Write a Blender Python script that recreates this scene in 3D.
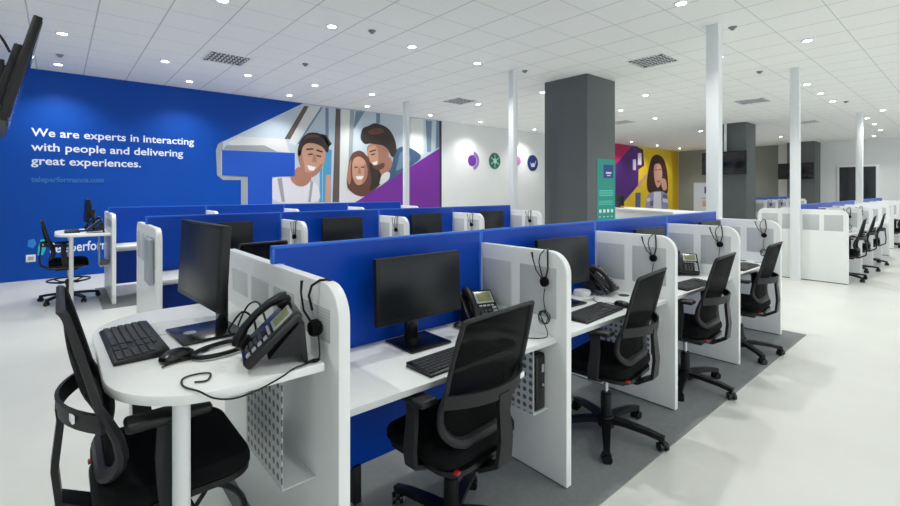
import bpy, bmesh, math, random
from mathutils import Vector, Matrix
PI = math.pi
R_ = math.radians
S = bpy.context.scene
for o in list(bpy.data.objects): bpy.data.objects.remove(o)
C = S.collection

# ------------------------------------------------------------------ camera, world, exposure
YAW, EYE, FPX, HY = .7093, 1.4792, 456.6776, 190.3473
cam = bpy.data.cameras.new('camera'); cam.sensor_width = 36; cam.lens = FPX/900*36
cam.shift_y = (HY-253)/900; cam.clip_start = .02; cam.clip_end = 200
co = bpy.data.objects.new('camera', cam); C.objects.link(co)
co.location = (0, 0, EYE); co.rotation_euler = (PI/2, 0, -YAW)
S.camera = co
W = bpy.data.worlds.new('world'); S.world = W; W.use_nodes = True
W.node_tree.nodes['Background'].inputs[0].default_value = (.94, .97, 1, 1)
W.node_tree.nodes['Background'].inputs[1].default_value = 1.15
S.view_settings.view_transform = 'Standard'; S.view_settings.look = 'None'
S.view_settings.exposure = 0.52; S.view_settings.gamma = 1; S.view_settings.use_curve_mapping = False
S.cycles.diffuse_bounces = 8; S.cycles.max_bounces = 14
LAMP_W = 70.0
LAMP_COL = (1.0, .985, .95)
CEIL = 3.49; WALL_Y = 10.2; FAR_X = 24.3

# ------------------------------------------------------------------ materials
def lin(c):
    return tuple(((v/255)/12.92 if v/255 <= .04045 else ((v/255+.055)/1.055)**2.4) for v in c)
def mat(name, rgb, rough=.5, metal=0, spec=.5, noise=0, nscale=8, bump=0, bscale=200, alpha=1, coat=0):
    m = bpy.data.materials.new(name); m.use_nodes = True
    nt = m.node_tree; b = nt.nodes['Principled BSDF']
    c = lin(rgb)
    b.inputs['Base Color'].default_value = (*c, 1); b.inputs['Roughness'].default_value = rough
    b.inputs['Metallic'].default_value = metal; b.inputs['Specular IOR Level'].default_value = spec
    b.inputs['Alpha'].default_value = alpha; b.inputs['Coat Weight'].default_value = coat
    m.diffuse_color = (*c, 1)
    tc = nt.nodes.new('ShaderNodeTexCoord')
    if noise:
        n = nt.nodes.new('ShaderNodeTexNoise'); n.inputs['Scale'].default_value = nscale; n.inputs['Detail'].default_value = 5
        nt.links.new(tc.outputs['Object'], n.inputs['Vector'])
        r = nt.nodes.new('ShaderNodeMapRange'); r.inputs['From Min'].default_value = .3; r.inputs['From Max'].default_value = .7
        r.inputs['To Min'].default_value = 1-noise; r.inputs['To Max'].default_value = 1+noise
        nt.links.new(n.outputs['Fac'], r.inputs['Value'])
        mx = nt.nodes.new('ShaderNodeVectorMath'); mx.operation = 'SCALE'; mx.inputs[0].default_value = c
        nt.links.new(r.outputs[0], mx.inputs['Scale']); nt.links.new(mx.outputs[0], b.inputs['Base Color'])
    if bump:
        n2 = nt.nodes.new('ShaderNodeTexNoise'); n2.inputs['Scale'].default_value = bscale
        nt.links.new(tc.outputs['Object'], n2.inputs['Vector'])
        bp = nt.nodes.new('ShaderNodeBump'); bp.inputs['Strength'].default_value = bump; bp.inputs['Distance'].default_value = .002
        nt.links.new(n2.outputs['Fac'], bp.inputs['Height']); nt.links.new(bp.outputs[0], b.inputs['Normal'])
    return m
def emit(name, rgb, s):
    m = mat(name, (255, 255, 255)); b = m.node_tree.nodes['Principled BSDF']
    b.inputs['Emission Color'].default_value = (*rgb, 1); b.inputs['Emission Strength'].default_value = s
    return m
def dots(name, rgb, hole, scale, r, axes='YZ'):
    """a sheet with a regular grid of small round holes printed in the hole colour"""
    m = mat(name, rgb, .45); nt = m.node_tree; b = nt.nodes['Principled BSDF']
    tc = nt.nodes.new('ShaderNodeTexCoord'); sp = nt.nodes.new('ShaderNodeSeparateXYZ')
    nt.links.new(tc.outputs['Object'], sp.inputs[0])
    sq = []
    for a in axes:
        mu = nt.nodes.new('ShaderNodeMath'); mu.operation = 'MULTIPLY'; mu.inputs[1].default_value = scale
        nt.links.new(sp.outputs[a], mu.inputs[0])
        fr = nt.nodes.new('ShaderNodeMath'); fr.operation = 'FRACT'; nt.links.new(mu.outputs[0], fr.inputs[0])
        su = nt.nodes.new('ShaderNodeMath'); su.operation = 'SUBTRACT'; su.inputs[1].default_value = .5; nt.links.new(fr.outputs[0], su.inputs[0])
        p = nt.nodes.new('ShaderNodeMath'); p.operation = 'MULTIPLY'
        nt.links.new(su.outputs[0], p.inputs[0]); nt.links.new(su.outputs[0], p.inputs[1]); sq.append(p)
    ad = nt.nodes.new('ShaderNodeMath'); nt.links.new(sq[0].outputs[0], ad.inputs[0]); nt.links.new(sq[1].outputs[0], ad.inputs[1])
    lt = nt.nodes.new('ShaderNodeMath'); lt.operation = 'LESS_THAN'; lt.inputs[1].default_value = r*r; nt.links.new(ad.outputs[0], lt.inputs[0])
    mx = nt.nodes.new('ShaderNodeMix'); mx.data_type = 'RGBA'; mx.inputs[6].default_value = (*lin(rgb), 1); mx.inputs[7].default_value = (*lin(hole), 1)
    nt.links.new(lt.outputs[0], mx.inputs[0]); nt.links.new(mx.outputs[2], b.inputs['Base Color'])
    return m
def tiles(name, rgb, line, sx, sy, wx, wy, ox=0, oy=0):
    m = mat(name, rgb, .8, bump=0); nt = m.node_tree; b = nt.nodes['Principled BSDF']
    tc = nt.nodes.new('ShaderNodeTexCoord'); sp = nt.nodes.new('ShaderNodeSeparateXYZ'); nt.links.new(tc.outputs['Object'], sp.inputs[0])
    outs = []
    for a, s_, w_, o_ in (('X', sx, wx, ox), ('Y', sy, wy, oy)):
        n = [nt.nodes.new('ShaderNodeMath') for _ in range(4)]
        n[0].operation = 'ADD'; n[0].inputs[1].default_value = o_; nt.links.new(sp.outputs[a], n[0].inputs[0])
        n[1].operation = 'DIVIDE'; n[1].inputs[1].default_value = s_; nt.links.new(n[0].outputs[0], n[1].inputs[0])
        n[2].operation = 'FRACT'; nt.links.new(n[1].outputs[0], n[2].inputs[0])
        n[3].operation = 'LESS_THAN'; n[3].inputs[1].default_value = w_/s_; nt.links.new(n[2].outputs[0], n[3].inputs[0])
        outs.append(n[3])
    mm = nt.nodes.new('ShaderNodeMath'); mm.operation = 'MAXIMUM'
    nt.links.new(outs[0].outputs[0], mm.inputs[0]); nt.links.new(outs[1].outputs[0], mm.inputs[1])
    ns = nt.nodes.new('ShaderNodeTexNoise'); ns.inputs['Scale'].default_value = 60; nt.links.new(tc.outputs['Object'], ns.inputs['Vector'])
    mr = nt.nodes.new('ShaderNodeMapRange'); mr.inputs['To Min'].default_value = .93; mr.inputs['To Max'].default_value = 1.05; nt.links.new(ns.outputs['Fac'], mr.inputs['Value'])
    vm = nt.nodes.new('ShaderNodeVectorMath'); vm.operation = 'SCALE'; vm.inputs[0].default_value = lin(rgb); nt.links.new(mr.outputs[0], vm.inputs['Scale'])
    mx = nt.nodes.new('ShaderNodeMix'); mx.data_type = 'RGBA'; nt.links.new(vm.outputs[0], mx.inputs[6]); mx.inputs[7].default_value = (*lin(line), 1)
    nt.links.new(mm.outputs[0], mx.inputs[0]); nt.links.new(mx.outputs[2], b.inputs['Base Color'])
    return m
def brushed_floor(name, rgb, noise, nscale, rough, coat=0):
    return mat(name, rgb, rough, noise=noise, nscale=nscale, bump=.02, bscale=25, coat=coat)

M = dict(
    floor=brushed_floor('pale vinyl floor', (208, 210, 205), .035, 2.2, .36),
    carpet=mat('grey carpet tile', (122, 126, 127), .85, noise=.06, nscale=30, bump=.3, bscale=900),
    ceiling=tiles('ceiling tiles', (244, 245, 243), (192, 197, 200), .6, .6, .014, .008, -.33+.6, .1),
    blue=mat('blue painted wall', (0, 72, 166), .5, spec=.22, noise=.02, nscale=1),
    white_wall=mat('white painted wall', (226, 229, 230), .6, noise=.015, nscale=2),
    grey_wall=mat('grey painted wall', (138, 142, 138), .7, noise=.02, nscale=2),
    pillar=mat('dark grey pillar paint', (92, 97, 98), .6, noise=.03, nscale=3),
    post=mat('white steel post', (226, 231, 233), .35),
    white=mat('white laminate', (232, 235, 234), .35, noise=.01, nscale=6),
    edge=mat('pale grey edge band', (196, 200, 200), .4),
    inset=dots('perforated grey inset', (196, 200, 201), (172, 177, 179), 90, .3),
    steel=dots('perforated steel sheet', (205, 210, 212), (88, 94, 98), 26, .30),
    sheet=mat('white steel sheet', (212, 216, 217), .35),
    screen=mat('blue acrylic screen', (0, 66, 174), .35, spec=.25, noise=.02, nscale=1.5),
    screen_edge=mat('light blue acrylic edge', (14, 100, 214), .3),
    black=mat('black plastic', (14, 15, 17), .42, spec=.35, noise=.05, nscale=40),
    gloss=mat('glossy black plastic', (14, 15, 17), .22),
    char=mat('charcoal plastic', (31, 32, 35), .5, spec=.35, noise=.04, nscale=30),
    fabric=mat('black seat fabric', (11, 12, 14), .9, spec=.15, noise=.12, nscale=60, bump=.4, bscale=700),
    mesh=mat('black mesh fabric', (11, 12, 13), .85, spec=.15, noise=.08, nscale=90, alpha=.86, bump=.4, bscale=600),
    lcd=mat('dark monitor glass', (20, 25, 30), .32, spec=.3),
    lcd_phone=mat('phone display', (120, 126, 82), .3),
    keys=mat('grey keycaps', (52, 54, 58), .55),
    silver=mat('silver plastic', (170, 174, 176), .3, metal=.3),
    chrome=mat('brushed metal', (190, 192, 195), .25, metal=1),
    paper=mat('white label paper', (236, 238, 240), .6),
    red=mat('red plastic', (158, 30, 28), .5),
    mat_pad=mat('pale mouse mat', (205, 209, 212), .6),
    vent=mat('grey vent slats', (120, 124, 127), .5),
    vent_dark=mat('dark vent gap', (60, 62, 65), .8),
    lamp=emit('lit lamp lens', (1, .98, .95), 22),
    trim=mat('white lamp trim', (235, 238, 240), .4),
    glass=mat('dark door glass', (40, 46, 52), .1),
    outlet=mat('white outlet plastic', (232, 234, 238), .4),
    tv=mat('dark television glass', (18, 20, 24), .14),
    teal=mat('teal poster print', (22, 142, 128), .5),
)

# ------------------------------------------------------------------ mesh builder
class MB:
    def __init__(s): s.v = []; s.f = []; s.mi = []; s.cur = 0
    def add(s, v, f):
        n = len(s.v); s.v += [tuple(p) for p in v]
        for q in f: s.f.append([n+i for i in q]); s.mi.append(s.cur)
        return s
    def bm(s, b, T=None):
        if T is not None: bmesh.ops.transform(b, matrix=T, verts=b.verts)
        b.verts.index_update(); s.add([v.co[:] for v in b.verts], [[v.index for v in f.verts] for f in b.faces]); b.free(); return s
    def box(s, x0, x1, y0, y1, z0, z1, bev=0, seg=2, T=None):
        b = bmesh.new(); bmesh.ops.create_cube(b, size=1)
        for v in b.verts: v.co = (x0 if v.co.x < 0 else x1, y0 if v.co.y < 0 else y1, z0 if v.co.z < 0 else z1)
        if bev: bmesh.ops.bevel(b, geom=b.edges[:], offset=bev, segments=seg, profile=.5, affect='EDGES')
        return s.bm(b, T)
    def prism(s, pts, axis, a0, a1, bev=0):
        """pts 2D polygon extruded along axis ('x': pts=(y,z), 'y': (x,z), 'z': (x,y))"""
        P = {'x': lambda p, a: (a, p[0], p[1]), 'y': lambda p, a: (p[0], a, p[1]), 'z': lambda p, a: (p[0], p[1], a)}[axis]
        b = bmesh.new(); n = len(pts)
        lo = [b.verts.new(P(p, a0)) for p in pts]; hi = [b.verts.new(P(p, a1)) for p in pts]
        b.faces.new(lo[::-1]); b.faces.new(hi)
        for i in range(n): b.faces.new((lo[i], lo[(i+1) % n], hi[(i+1) % n], hi[i]))
        bmesh.ops.recalc_face_normals(b, faces=b.faces)
        if bev:
            ed = [e for e in b.edges if (e.verts[0] in lo) == (e.verts[1] in lo)]
            bmesh.ops.bevel(b, geom=ed, offset=bev, segments=2, profile=.5, affect='EDGES')
        return s.bm(b)
    def tube(s, path, r, n=8, closed=False, cap=True, flat=1.0, side=None):
        path = [Vector(p) for p in path]; m = len(path); rr = r if isinstance(r, (list, tuple)) else [r]*m
        up = None; rings = []
        for i, p in enumerate(path):
            a = path[(i-1) % m] if (closed or i > 0) else p; b_ = path[(i+1) % m] if (closed or i < m-1) else p
            t = (b_-a).normalized() if (b_-a).length > 1e-9 else Vector((0, 0, 1))
            if side is not None: u = Vector(side); u = (u-t*u.dot(t)).normalized()
            elif up is None:
                u = t.cross(Vector((0, 0, 1))); u = u.normalized() if u.length > .05 else t.cross(Vector((1, 0, 0))).normalized()
            else: u = (up-t*up.dot(t)).normalized()
            up = u; w = t.cross(u)
            rings.append([p+u*math.cos(2*PI*k/n)*rr[i]+w*math.sin(2*PI*k/n)*rr[i]*flat for k in range(n)])
        v = [q for R in rings for q in R]; f = []
        for i in range(m if closed else m-1):
            j = (i+1) % m
            for k in range(n): f.append((i*n+k, i*n+(k+1) % n, j*n+(k+1) % n, j*n+k))
        if not closed and cap: f += [tuple(range(n))[::-1], tuple((m-1)*n+k for k in range(n))]
        return s.add(v, f)
    def wire(s, path, r, n=6, k=5):
        P = [Vector(p) for p in path]; out = []
        for i in range(len(P)-1):
            a, b, c, d = P[max(i-1, 0)], P[i], P[i+1], P[min(i+2, len(P)-1)]
            for j in range(k):
                t = j/k; out.append(.5*((2*b)+(c-a)*t+(2*a-5*b+4*c-d)*t*t+(3*b-a-3*c+d)*t**3))
        return s.tube(out+[P[-1]], r, n)
    def ribbon(s, path, side, w, t):
        """rectangular bar along path: w measured along side, t across"""
        path = [Vector(p) for p in path]; side = Vector(side).normalized(); m = len(path); v = []
        for i, p in enumerate(path):
            a = path[max(i-1, 0)]; b_ = path[min(i+1, m-1)]; tg = (b_-a).normalized()
            nn = tg.cross(side).normalized(); ww = w[i] if isinstance(w, (list, tuple)) else w
            v += [p+side*ww/2+nn*t/2, p-side*ww/2+nn*t/2, p-side*ww/2-nn*t/2, p+side*ww/2-nn*t/2]
        f = []
        for i in range(m-1):
            for k in range(4): f.append((i*4+k, i*4+(k+1) % 4, i*4+4+(k+1) % 4, i*4+4+k))
        f += [(3, 2, 1, 0), tuple((m-1)*4+k for k in range(4))]
        return s.add(v, f)
    def lathe(s, prof, n=24, T=None):
        """closed solid of revolution about z from (r, z) points"""
        v = []; f = []; m = len(prof)
        for r, z in prof:
            for k in range(n): v.append((r*math.cos(2*PI*k/n), r*math.sin(2*PI*k/n), z))
        for i in range(m-1):
            for k in range(n): f.append((i*n+k, i*n+(k+1) % n, (i+1)*n+(k+1) % n, (i+1)*n+k))
        f += [tuple(range(n))[::-1], tuple((m-1)*n+k for k in range(n))]
        if T is not None: v = [T @ Vector(p) for p in v]
        return s.add(v, f)
    def cyl(s, p0, p1, r, n=16): return s.tube([p0, p1], r, n)
    def slab(s, rings):
        """stack of equal-length closed outlines, capped"""
        n = len(rings[0]); v = [p for R in rings for p in R]; f = []
        for i in range(len(rings)-1):
            for k in range(n): f.append((i*n+k, i*n+(k+1) % n, (i+1)*n+(k+1) % n, (i+1)*n+k))
        f += [tuple(range(n))[::-1], tuple((len(rings)-1)*n+k for k in range(n))]
        return s.add(v, f)
    def sheet(s, fn, nu, nv, th):
        """parametric sheet fn(u,v)->point given a thickness along its own normal"""
        g = [[Vector(fn(i/nu, j/nv)) for i in range(nu+1)] for j in range(nv+1)]
        top = []; bot = []
        for j in range(nv+1):
            for i in range(nu+1):
                du = g[j][min(i+1, nu)]-g[j][max(i-1, 0)]; dv = g[min(j+1, nv)][i]-g[max(j-1, 0)][i]
                nn = du.cross(dv).normalized()*th/2
                top.append(g[j][i]+nn); bot.append(g[j][i]-nn)
        N = len(top); v = top+bot; f = []; W_ = nu+1
        for j in range(nv):
            for i in range(nu):
                a = j*W_+i; f.append((a, a+1, a+W_+1, a+W_)); f.append((N+a, N+a+W_, N+a+W_+1, N+a+1))
        for i in range(nu):
            f.append((i, N+i, N+i+1, i+1)); a = nv*W_+i; f.append((a, a+1, N+a+1, N+a))
        for j in range(nv):
            a = j*W_; f.append((a, a+W_, N+a+W_, N+a)); a = j*W_+nu; f.append((a, N+a, N+a+W_, a+W_))
        return s.add(v, f)
    def build(s, name, m, parent=None, smooth=True, ang=35, recalc=True):
        me = bpy.data.meshes.new(name); me.from_pydata(s.v, [], s.f)
        ms = m if isinstance(m, (list, tuple)) else [m]
        for q in ms: me.materials.append(M[q] if isinstance(q, str) else q)
        b = bmesh.new(); b.from_mesh(me); b.faces.ensure_lookup_table()
        for i, f in enumerate(b.faces): f.material_index = s.mi[i]; f.smooth = smooth
        if recalc: bmesh.ops.recalc_face_normals(b, faces=b.faces)
        if smooth:
            for e in b.edges:
                if len(e.link_faces) == 2 and e.calc_face_angle(0) > math.radians(ang): e.smooth = False
        b.to_mesh(me); b.free()
        o = bpy.data.objects.new(name, me); C.objects.link(o)
        if parent: o.parent = parent
        return o

def tag(o, label=None, cat=None, group=None, kind=None):
    if label: o['label'] = label
    if cat: o['category'] = cat
    if group: o['group'] = group
    if kind: o['kind'] = kind
    return o
def empty(name, loc, rz, label, cat, group=None):
    o = bpy.data.objects.new(name, None); o.empty_display_size = .05; C.objects.link(o)
    o.location = loc; o.rotation_euler = (0, 0, rz); return tag(o, label, cat, group)
def copy_tree(o, parent=None):
    c = o.copy(); C.objects.link(c)
    if parent: c.parent = parent
    for ch in list(o.children): copy_tree(ch, c)
    return c
def place(proto, used, loc, rz, label, group):
    """the first call moves the built thing itself, later calls place a copy"""
    o = proto if not used else copy_tree(proto)
    used.append(1); o.location = loc; o.rotation_euler = (0, 0, rz); o['label'] = label
    if group: o['group'] = group
    return o
def struct(name, mb, m): return tag(mb.build(name, m, smooth=False), kind='structure')
def rounded(w, d, r, z, n=6, cx=0, cy=0):
    out = []
    for sx, sy, a0 in ((1, 1, 0), (-1, 1, 90), (-1, -1, 180), (1, -1, 270)):
        for k in range(n+1):
            a = math.radians(a0+90*k/n); out.append((cx+sx*(w/2-r)+r*math.cos(a), cy+sy*(d/2-r)+r*math.sin(a), z))
    return out
def arc(cx, cz, r, a0, a1, n=8):
    return [(cx+r*math.cos(math.radians(a0+(a1-a0)*k/n)), cz+r*math.sin(math.radians(a0+(a1-a0)*k/n))) for k in range(n+1)]

# ------------------------------------------------------------------ the room
struct('floor', MB().box(-3, FAR_X+.2, -6, WALL_Y+.2, -.12, 0), 'floor')
struct('ceiling', MB().box(-3, FAR_X+.2, -6, WALL_Y+.2, CEIL, CEIL+.12), 'ceiling')
struct('wall_back', MB().box(-3, 8.41, WALL_Y, WALL_Y+.15, 0, CEIL), 'blue')
struct('wall_back', MB().box(8.41, FAR_X+.2, WALL_Y, WALL_Y+.15, 0, CEIL), 'white_wall')
struct('wall_left', MB().box(-3.2, -3, -6, WALL_Y+.15, 0, CEIL), 'white_wall')
struct('wall_right', MB().box(FAR_X, FAR_X+.15, 5.9, WALL_Y, 0, CEIL), 'grey_wall')
struct('wall_right', MB().box(FAR_X, FAR_X+.15, -6, 5.9, 0, CEIL), 'white_wall')
struct('trim_1', MB().box(8.41, FAR_X-.01, WALL_Y-.012, WALL_Y, 0, .1, .003), 'white')
for (x0, x1, y0, y1) in ((.62, 5.8, 1.17, 2.75), (.56, 6.1, 4.1, 5.75), (.42, 6.0, 7.1, 8.7)):
    struct('floor', MB().box(x0, x1, y0, y1, 0, .006), 'carpet')

# far door with dark panes
d = tag(MB().box(FAR_X-.05, FAR_X, 2.62, 3.88, 0, 2.5, .005).build('door_1', 'trim'), kind='structure')
for y0, y1 in ((3.3, 3.80), (2.70, 3.12)):
    MB().box(FAR_X-.062, FAR_X-.045, y0, y1, .12, 2.42, .003).build('pane', 'glass', d)
MB().box(FAR_X-.09, FAR_X-.05, 3.17, 3.2, 1.0, 1.2, .005).build('door_handle', 'chrome', d)

# pillars
def pillar(x, y, w, label, x1=None):
    o = MB().box(x, x1 or x+w, y, y+w, 0, CEIL-.001, .01).build('pillar', 'pillar')
    return tag(o, label, 'pillar', 'dark grey square pillars')
pillar(6.89, 4.41, .91, 'wide dark grey square pillar with the teal poster, nearest of the pillars')
pillar(15.3, 4.5, .86, 'dark grey pillar behind the big television, middle of the three')
pillar(23.35, 4.42, .94, 'farthest dark grey pillar, against the end wall left of the dark door', x1=FAR_X)
# white steel posts
for (x, y, w, lab) in ((6.08, 2.13, .14, 'tall white square post just past the front row of desks'),
                       (9.20, 2.00, .125, 'tall white square post in front of the right-hand desk bench'),
                       (15.75, 2.065, .13, 'far white square post in front of the dark door'),
                       (5.82, 5.15, .11, 'white square post at the end of the second desk row'),
                       (6.02, 8.55, .11, 'white square post in front of the purple part of the photo mural')):
    o = empty('support_post', (x, y, 0), 0, lab, 'post', 'white ceiling-high posts')
    MB().box(-w/2, w/2, -w/2, w/2, 0, CEIL-.001, .008).build('shaft', 'post', o)
    MB().box(-w/2-.012, w/2+.012, -w/2-.012, w/2+.012, 0, .012, .003).build('base_plate', 'post', o)

# ------------------------------------------------------------------ ceiling fittings
def make_downlight():
    o = empty('downlight', (0, 0, CEIL), 0, 'x', 'ceiling light')
    MB().lathe([(.048, -.001), (.072, -.001), (.074, -.006), (.068, -.012), (.052, -.012), (.048, -.006)], 24).build('trim_ring', 'trim', o)
    MB().lathe([(.001, -.0045), (.048, -.0045), (.048, -.009), (.001, -.009)], 20).build('lens', 'lamp', o)
    return o
dl = make_downlight(); used = []
sp = bpy.data.lights.new('downlight_lamp', 'SPOT'); sp.energy = LAMP_W; sp.color = LAMP_COL; sp.spot_size = math.radians(128); sp.spot_blend = .85; sp.shadow_soft_size = .05
LIGHTS = [(1.32, 5.22), (.04, 7.66), (0, 9.58), (1.26, 8.27), (2.51, 8.33), (1.84, 9.5), (3.7, 9.52), (2.54, 5.18), (3.75, 5.18), (5.02, 5.19),
          (3.72, 8.29), (4.97, 8.29), (5.6, 9.55), (7.53, 9.58), (9.4, 9.58), (11.9, 9.6), (7.42, 7.64), (5.07, 2.1), (2.6, 2.1), (7.61, 1.52), (7.56, 2.58), (7.52, 5.85), (9.4, 4.62),
          (10.7, 5.9), (12.6, 5.92), (10.75, 2.16), (11.96, 2.17), (13.24, 2.19), (15.67, 1.62), (17.06, 2.08), (18.77, 2.13), (20.78, 2.2),
          (16.5, 6.2), (20.3, 9.45), (18.0, 9.45), (22.5, 9.4), (22.9, 7.6), (20.5, 4.9), (22.8, 2.6),
          (-.6, 2.2), (-.8, 5.2), (.9, -.9), (3.4, -.9), (5.9, -.9), (8.4, -.9), (10.9, -.9), (13.4, -.9), (16.5, -.9)]  # out of view; the negative-y row is added to light the right-hand floor
for x, y in LIGHTS:
    o = place(dl, used, (x, y, CEIL), 0, 'small round recessed downlight glowing white in the tiled ceiling', 'recessed ceiling downlights')
    l = bpy.data.objects.new('downlight_lamp', sp); C.objects.link(l); l.location = (x, y, CEIL-.03)

def make_vent():
    o = empty('ceiling_vent', (0, 0, CEIL), 0, 'x', 'air vent')
    m = MB()
    for a, b, c, d_ in ((-.3, .3, -.3, -.275), (-.3, .3, .275, .3), (-.3, -.275, -.275, .275), (.275, .3, -.275, .275)): m.box(a, b, c, d_, -.012, -.001)
    m.build('frame', 'trim', o)
    MB().box(-.275, .275, -.275, .275, -.003, -.001).build('backing', 'vent_dark', o)
    m = MB(); random.seed(3)
    for i in range(9):
        for j in range(9):
            cx, cy = -.245+i*.061, -.245+j*.061; a = (PI/4 if (i+j) % 2 else -PI/4)
            if 0 < i < 8 or 0 < j < 8: m.box(-.024, .024, -.007, .007, -.011, -.003, T=Matrix.Translation((cx, cy, 0)) @ Matrix.Rotation(a, 4, 'Z'))
    m.build('slats', 'trim', o)
    return o
vt = make_vent(); used = []
for x, y, lab in ((1.95, 7.5, 'square ceiling vent nearest the blue wall'), (7.0, 3.33, 'square ceiling vent just right of the big grey pillar top'),
                  (6.85, 7.65, 'small-looking ceiling vent above the white wall left of the big pillar'), (11.85, 3.37, 'ceiling vent between the two tall white posts at right'),
                  (16.7, 3.37, 'ceiling vent farther back, right of the second white post'), (12.6, 6.9, 'distant ceiling vent in front of the woman mural')):
    place(vt, used, (x, y, CEIL), 0, lab, 'square ceiling vents')
used = []; det = empty('smoke_detector', (0, 0, CEIL), 0, 'x', 'detector')
MB().lathe([(.001, -.04), (.02, -.038), (.03, -.02), (.045, -.012), (.048, -.001), (.001, -.001)][::-1], 20).build('body', 'vent', det)
for x, y, lab in ((3.0, 5.0, 'small grey ceiling detector between the two nearest left lamps'), (2.98, 7.0, 'small grey ceiling detector right of the left vent'),
                  (.02, 8.9, 'small grey ceiling detector above the blue wall slogan'), (6.3, 2.0, 'small dark ceiling detector beside the top of the tall near post'),
                  (5.95, 5.0, 'small ceiling detector by the top of the second-row post'), (9.0, 2.45, 'small ceiling detector left of the right post top'),
                  (13.5, 2.0, 'small ceiling detector above the dark door area'), (15.4, 5.6, 'small dark ceiling detector over the yellow mural')):
    place(det, used, (x, y, CEIL), 0, lab, 'ceiling detectors')

# ------------------------------------------------------------------ wall graphics (flat prints on the back wall)
SN, CN = math.sin(YAW), math.cos(YAW)
def wall(px, py, Y=WALL_Y):
    """a point of the photograph taken as a point of the back wall: (x, z) in metres"""
    r = (px-450)/FPX; u = (HY-py)/FPX; dx = r*CN+SN; dy = CN-r*SN
    return (dx*Y/dy, min(EYE+u*Y/dy, CEIL-.005))
def print_mats(**k): return [mat('print '+n, c, .5) for n, c in k.items()]
def poly(mb, idx, pts, lay, crop=None):
    if crop: pts = [(crop[0]+x/crop[2], crop[1]+y/crop[2]) for x, y in pts]
    mb.cur = idx; w = [wall(*p) for p in pts]
    if (crop is A or crop is B or crop is G) and lay >= 4 and len(w) > 4:   # soft outlines for the figures of the print
        for _ in range(2):
            w = [q for a, b in zip(w, w[1:]+w[:1]) for q in ((a[0]*.78+b[0]*.22, a[1]*.78+b[1]*.22), (a[0]*.22+b[0]*.78, a[1]*.22+b[1]*.78))]
    mb.prism(w, 'y', WALL_Y-.002-.0012*lay-.001, WALL_Y-.0005)
G = (610, 130, 5.62)
A = (200, 90, 3.89); B = (300, 90, 4.22)
mm = print_mats(sky=(186, 200, 210), brown=(92, 78, 72), pale=(214, 216, 214), slate=(110, 134, 156), skin=(196, 148, 124), hair=(46, 34, 30),
                shirt=(216, 214, 220), denim=(58, 88, 122), blue=(0, 76, 182), purple=(112, 30, 148), lip=(240, 236, 232), skin2=(170, 118, 98), auburn=(98, 60, 46), teal=(70, 150, 190), grey=(150, 158, 160), dark=(46, 30, 66))
m = MB()
poly(m, 0, [(303, 103.4), (441.3, 120.9), (441.3, 212), (241, 212), (241, 180), (223, 180), (217, 175), (216, 150), (218, 144)], 0)
poly(m, 14, [(216, 150), (218, 144), (223, 141), (223, 150), (221, 152), (221, 175), (247, 176.5), (247, 212), (241, 212), (241, 180), (223, 180), (217, 175)], 1)
poly(m, 2, [(150, 180), (330, 190), (350, 245), (120, 215), (110, 205)], 1, A)
poly(m, 14, [(100, 215), (250, 215), (300, 240), (90, 232)], 2, A)
poly(m, 1, [(405, 62), (422, 64), (350, 192), (328, 190)], 2, A)
poly(m, 2, [(425, 62), (470, 66), (372, 215), (345, 205)], 2, A)
poly(m, 3, [(470, 66), (478, 67), (385, 210), (378, 210)], 3, A)
poly(m, 3, [(488, 68), (500, 70), (500, 200), (488, 200)], 2, A)
poly(m, 13, [(466, 300), (476, 300), (474, 436), (464, 436)], 3, A)
poly(m, 13, [(480, 230), (512, 232), (508, 436), (476, 436)], 2, A)
poly(m, 4, [(490, 330), (508, 330), (506, 436), (486, 436)], 3, A)
poly(m, 1, [(528, 72), (546, 74), (541, 436), (515, 436)], 3, A)
poly(m, 2, [(550, 74), (582, 78), (570, 436), (541, 436)], 2, A)
poly(m, 14, [(584, 78), (600, 80), (592, 270), (578, 290)], 2, A)
poly(m, 3, [(606, 82), (640, 84), (600, 150), (596, 150)], 2, A)
poly(m, 3, [(685, 90), (700, 92), (700, 130), (685, 130)], 2, A)
poly(m, 2, [(470, 120), (520, 122), (520, 270), (480, 280), (465, 250)], 2, B)
poly(m, 3, [(530, 128), (556, 130), (552, 260), (536, 262)], 3, B)
poly(m, 3, [(575, 130), (596, 132), (596, 236), (572, 250)], 3, B)
# standing figures of the photo print
poly(m, 6, [(272, 442), (272, 340), (345, 333), (375, 372), (405, 376), (430, 350), (462, 372), (470, 442)], 4, A)
poly(m, 11, [(350, 335), (385, 290), (440, 340), (412, 374), (380, 376), (355, 356)], 5, A)
poly(m, 4, [(380, 250), (392, 212), (430, 198), (478, 212), (492, 242), (480, 292), (458, 326), (428, 344), (402, 322), (386, 288)], 6, A)
poly(m, 11, [(380, 250), (392, 230), (400, 270), (410, 318), (400, 322), (386, 288)], 7, A)
poly(m, 5, [(378, 240), (386, 205), (400, 182), (424, 164), (468, 168), (502, 200), (500, 238), (492, 246), (478, 222), (448, 208), (415, 206), (398, 222), (392, 252), (382, 262)], 7, A)
poly(m, 10, [(415, 292), (450, 300), (442, 314), (424, 312)], 7, A)
poly(m, 5, [(412, 228), (440, 226), (441, 232), (413, 234)], 8, A)
poly(m, 5, [(452, 230), (476, 238), (475, 244), (452, 237)], 8, A)
poly(m, 11, [(440, 250), (448, 250), (454, 280), (436, 280)], 7, A)
poly(m, 11, [(405, 318), (430, 322), (452, 308), (470, 285), (478, 292), (458, 326), (428, 344), (402, 326)], 7, A)
poly(m, 12, [(400, 190), (424, 172), (460, 174), (470, 186), (430, 184)], 8, A)
poly(m, 5, [(470, 170), (490, 176), (512, 210), (500, 222)], 7, A)
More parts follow.
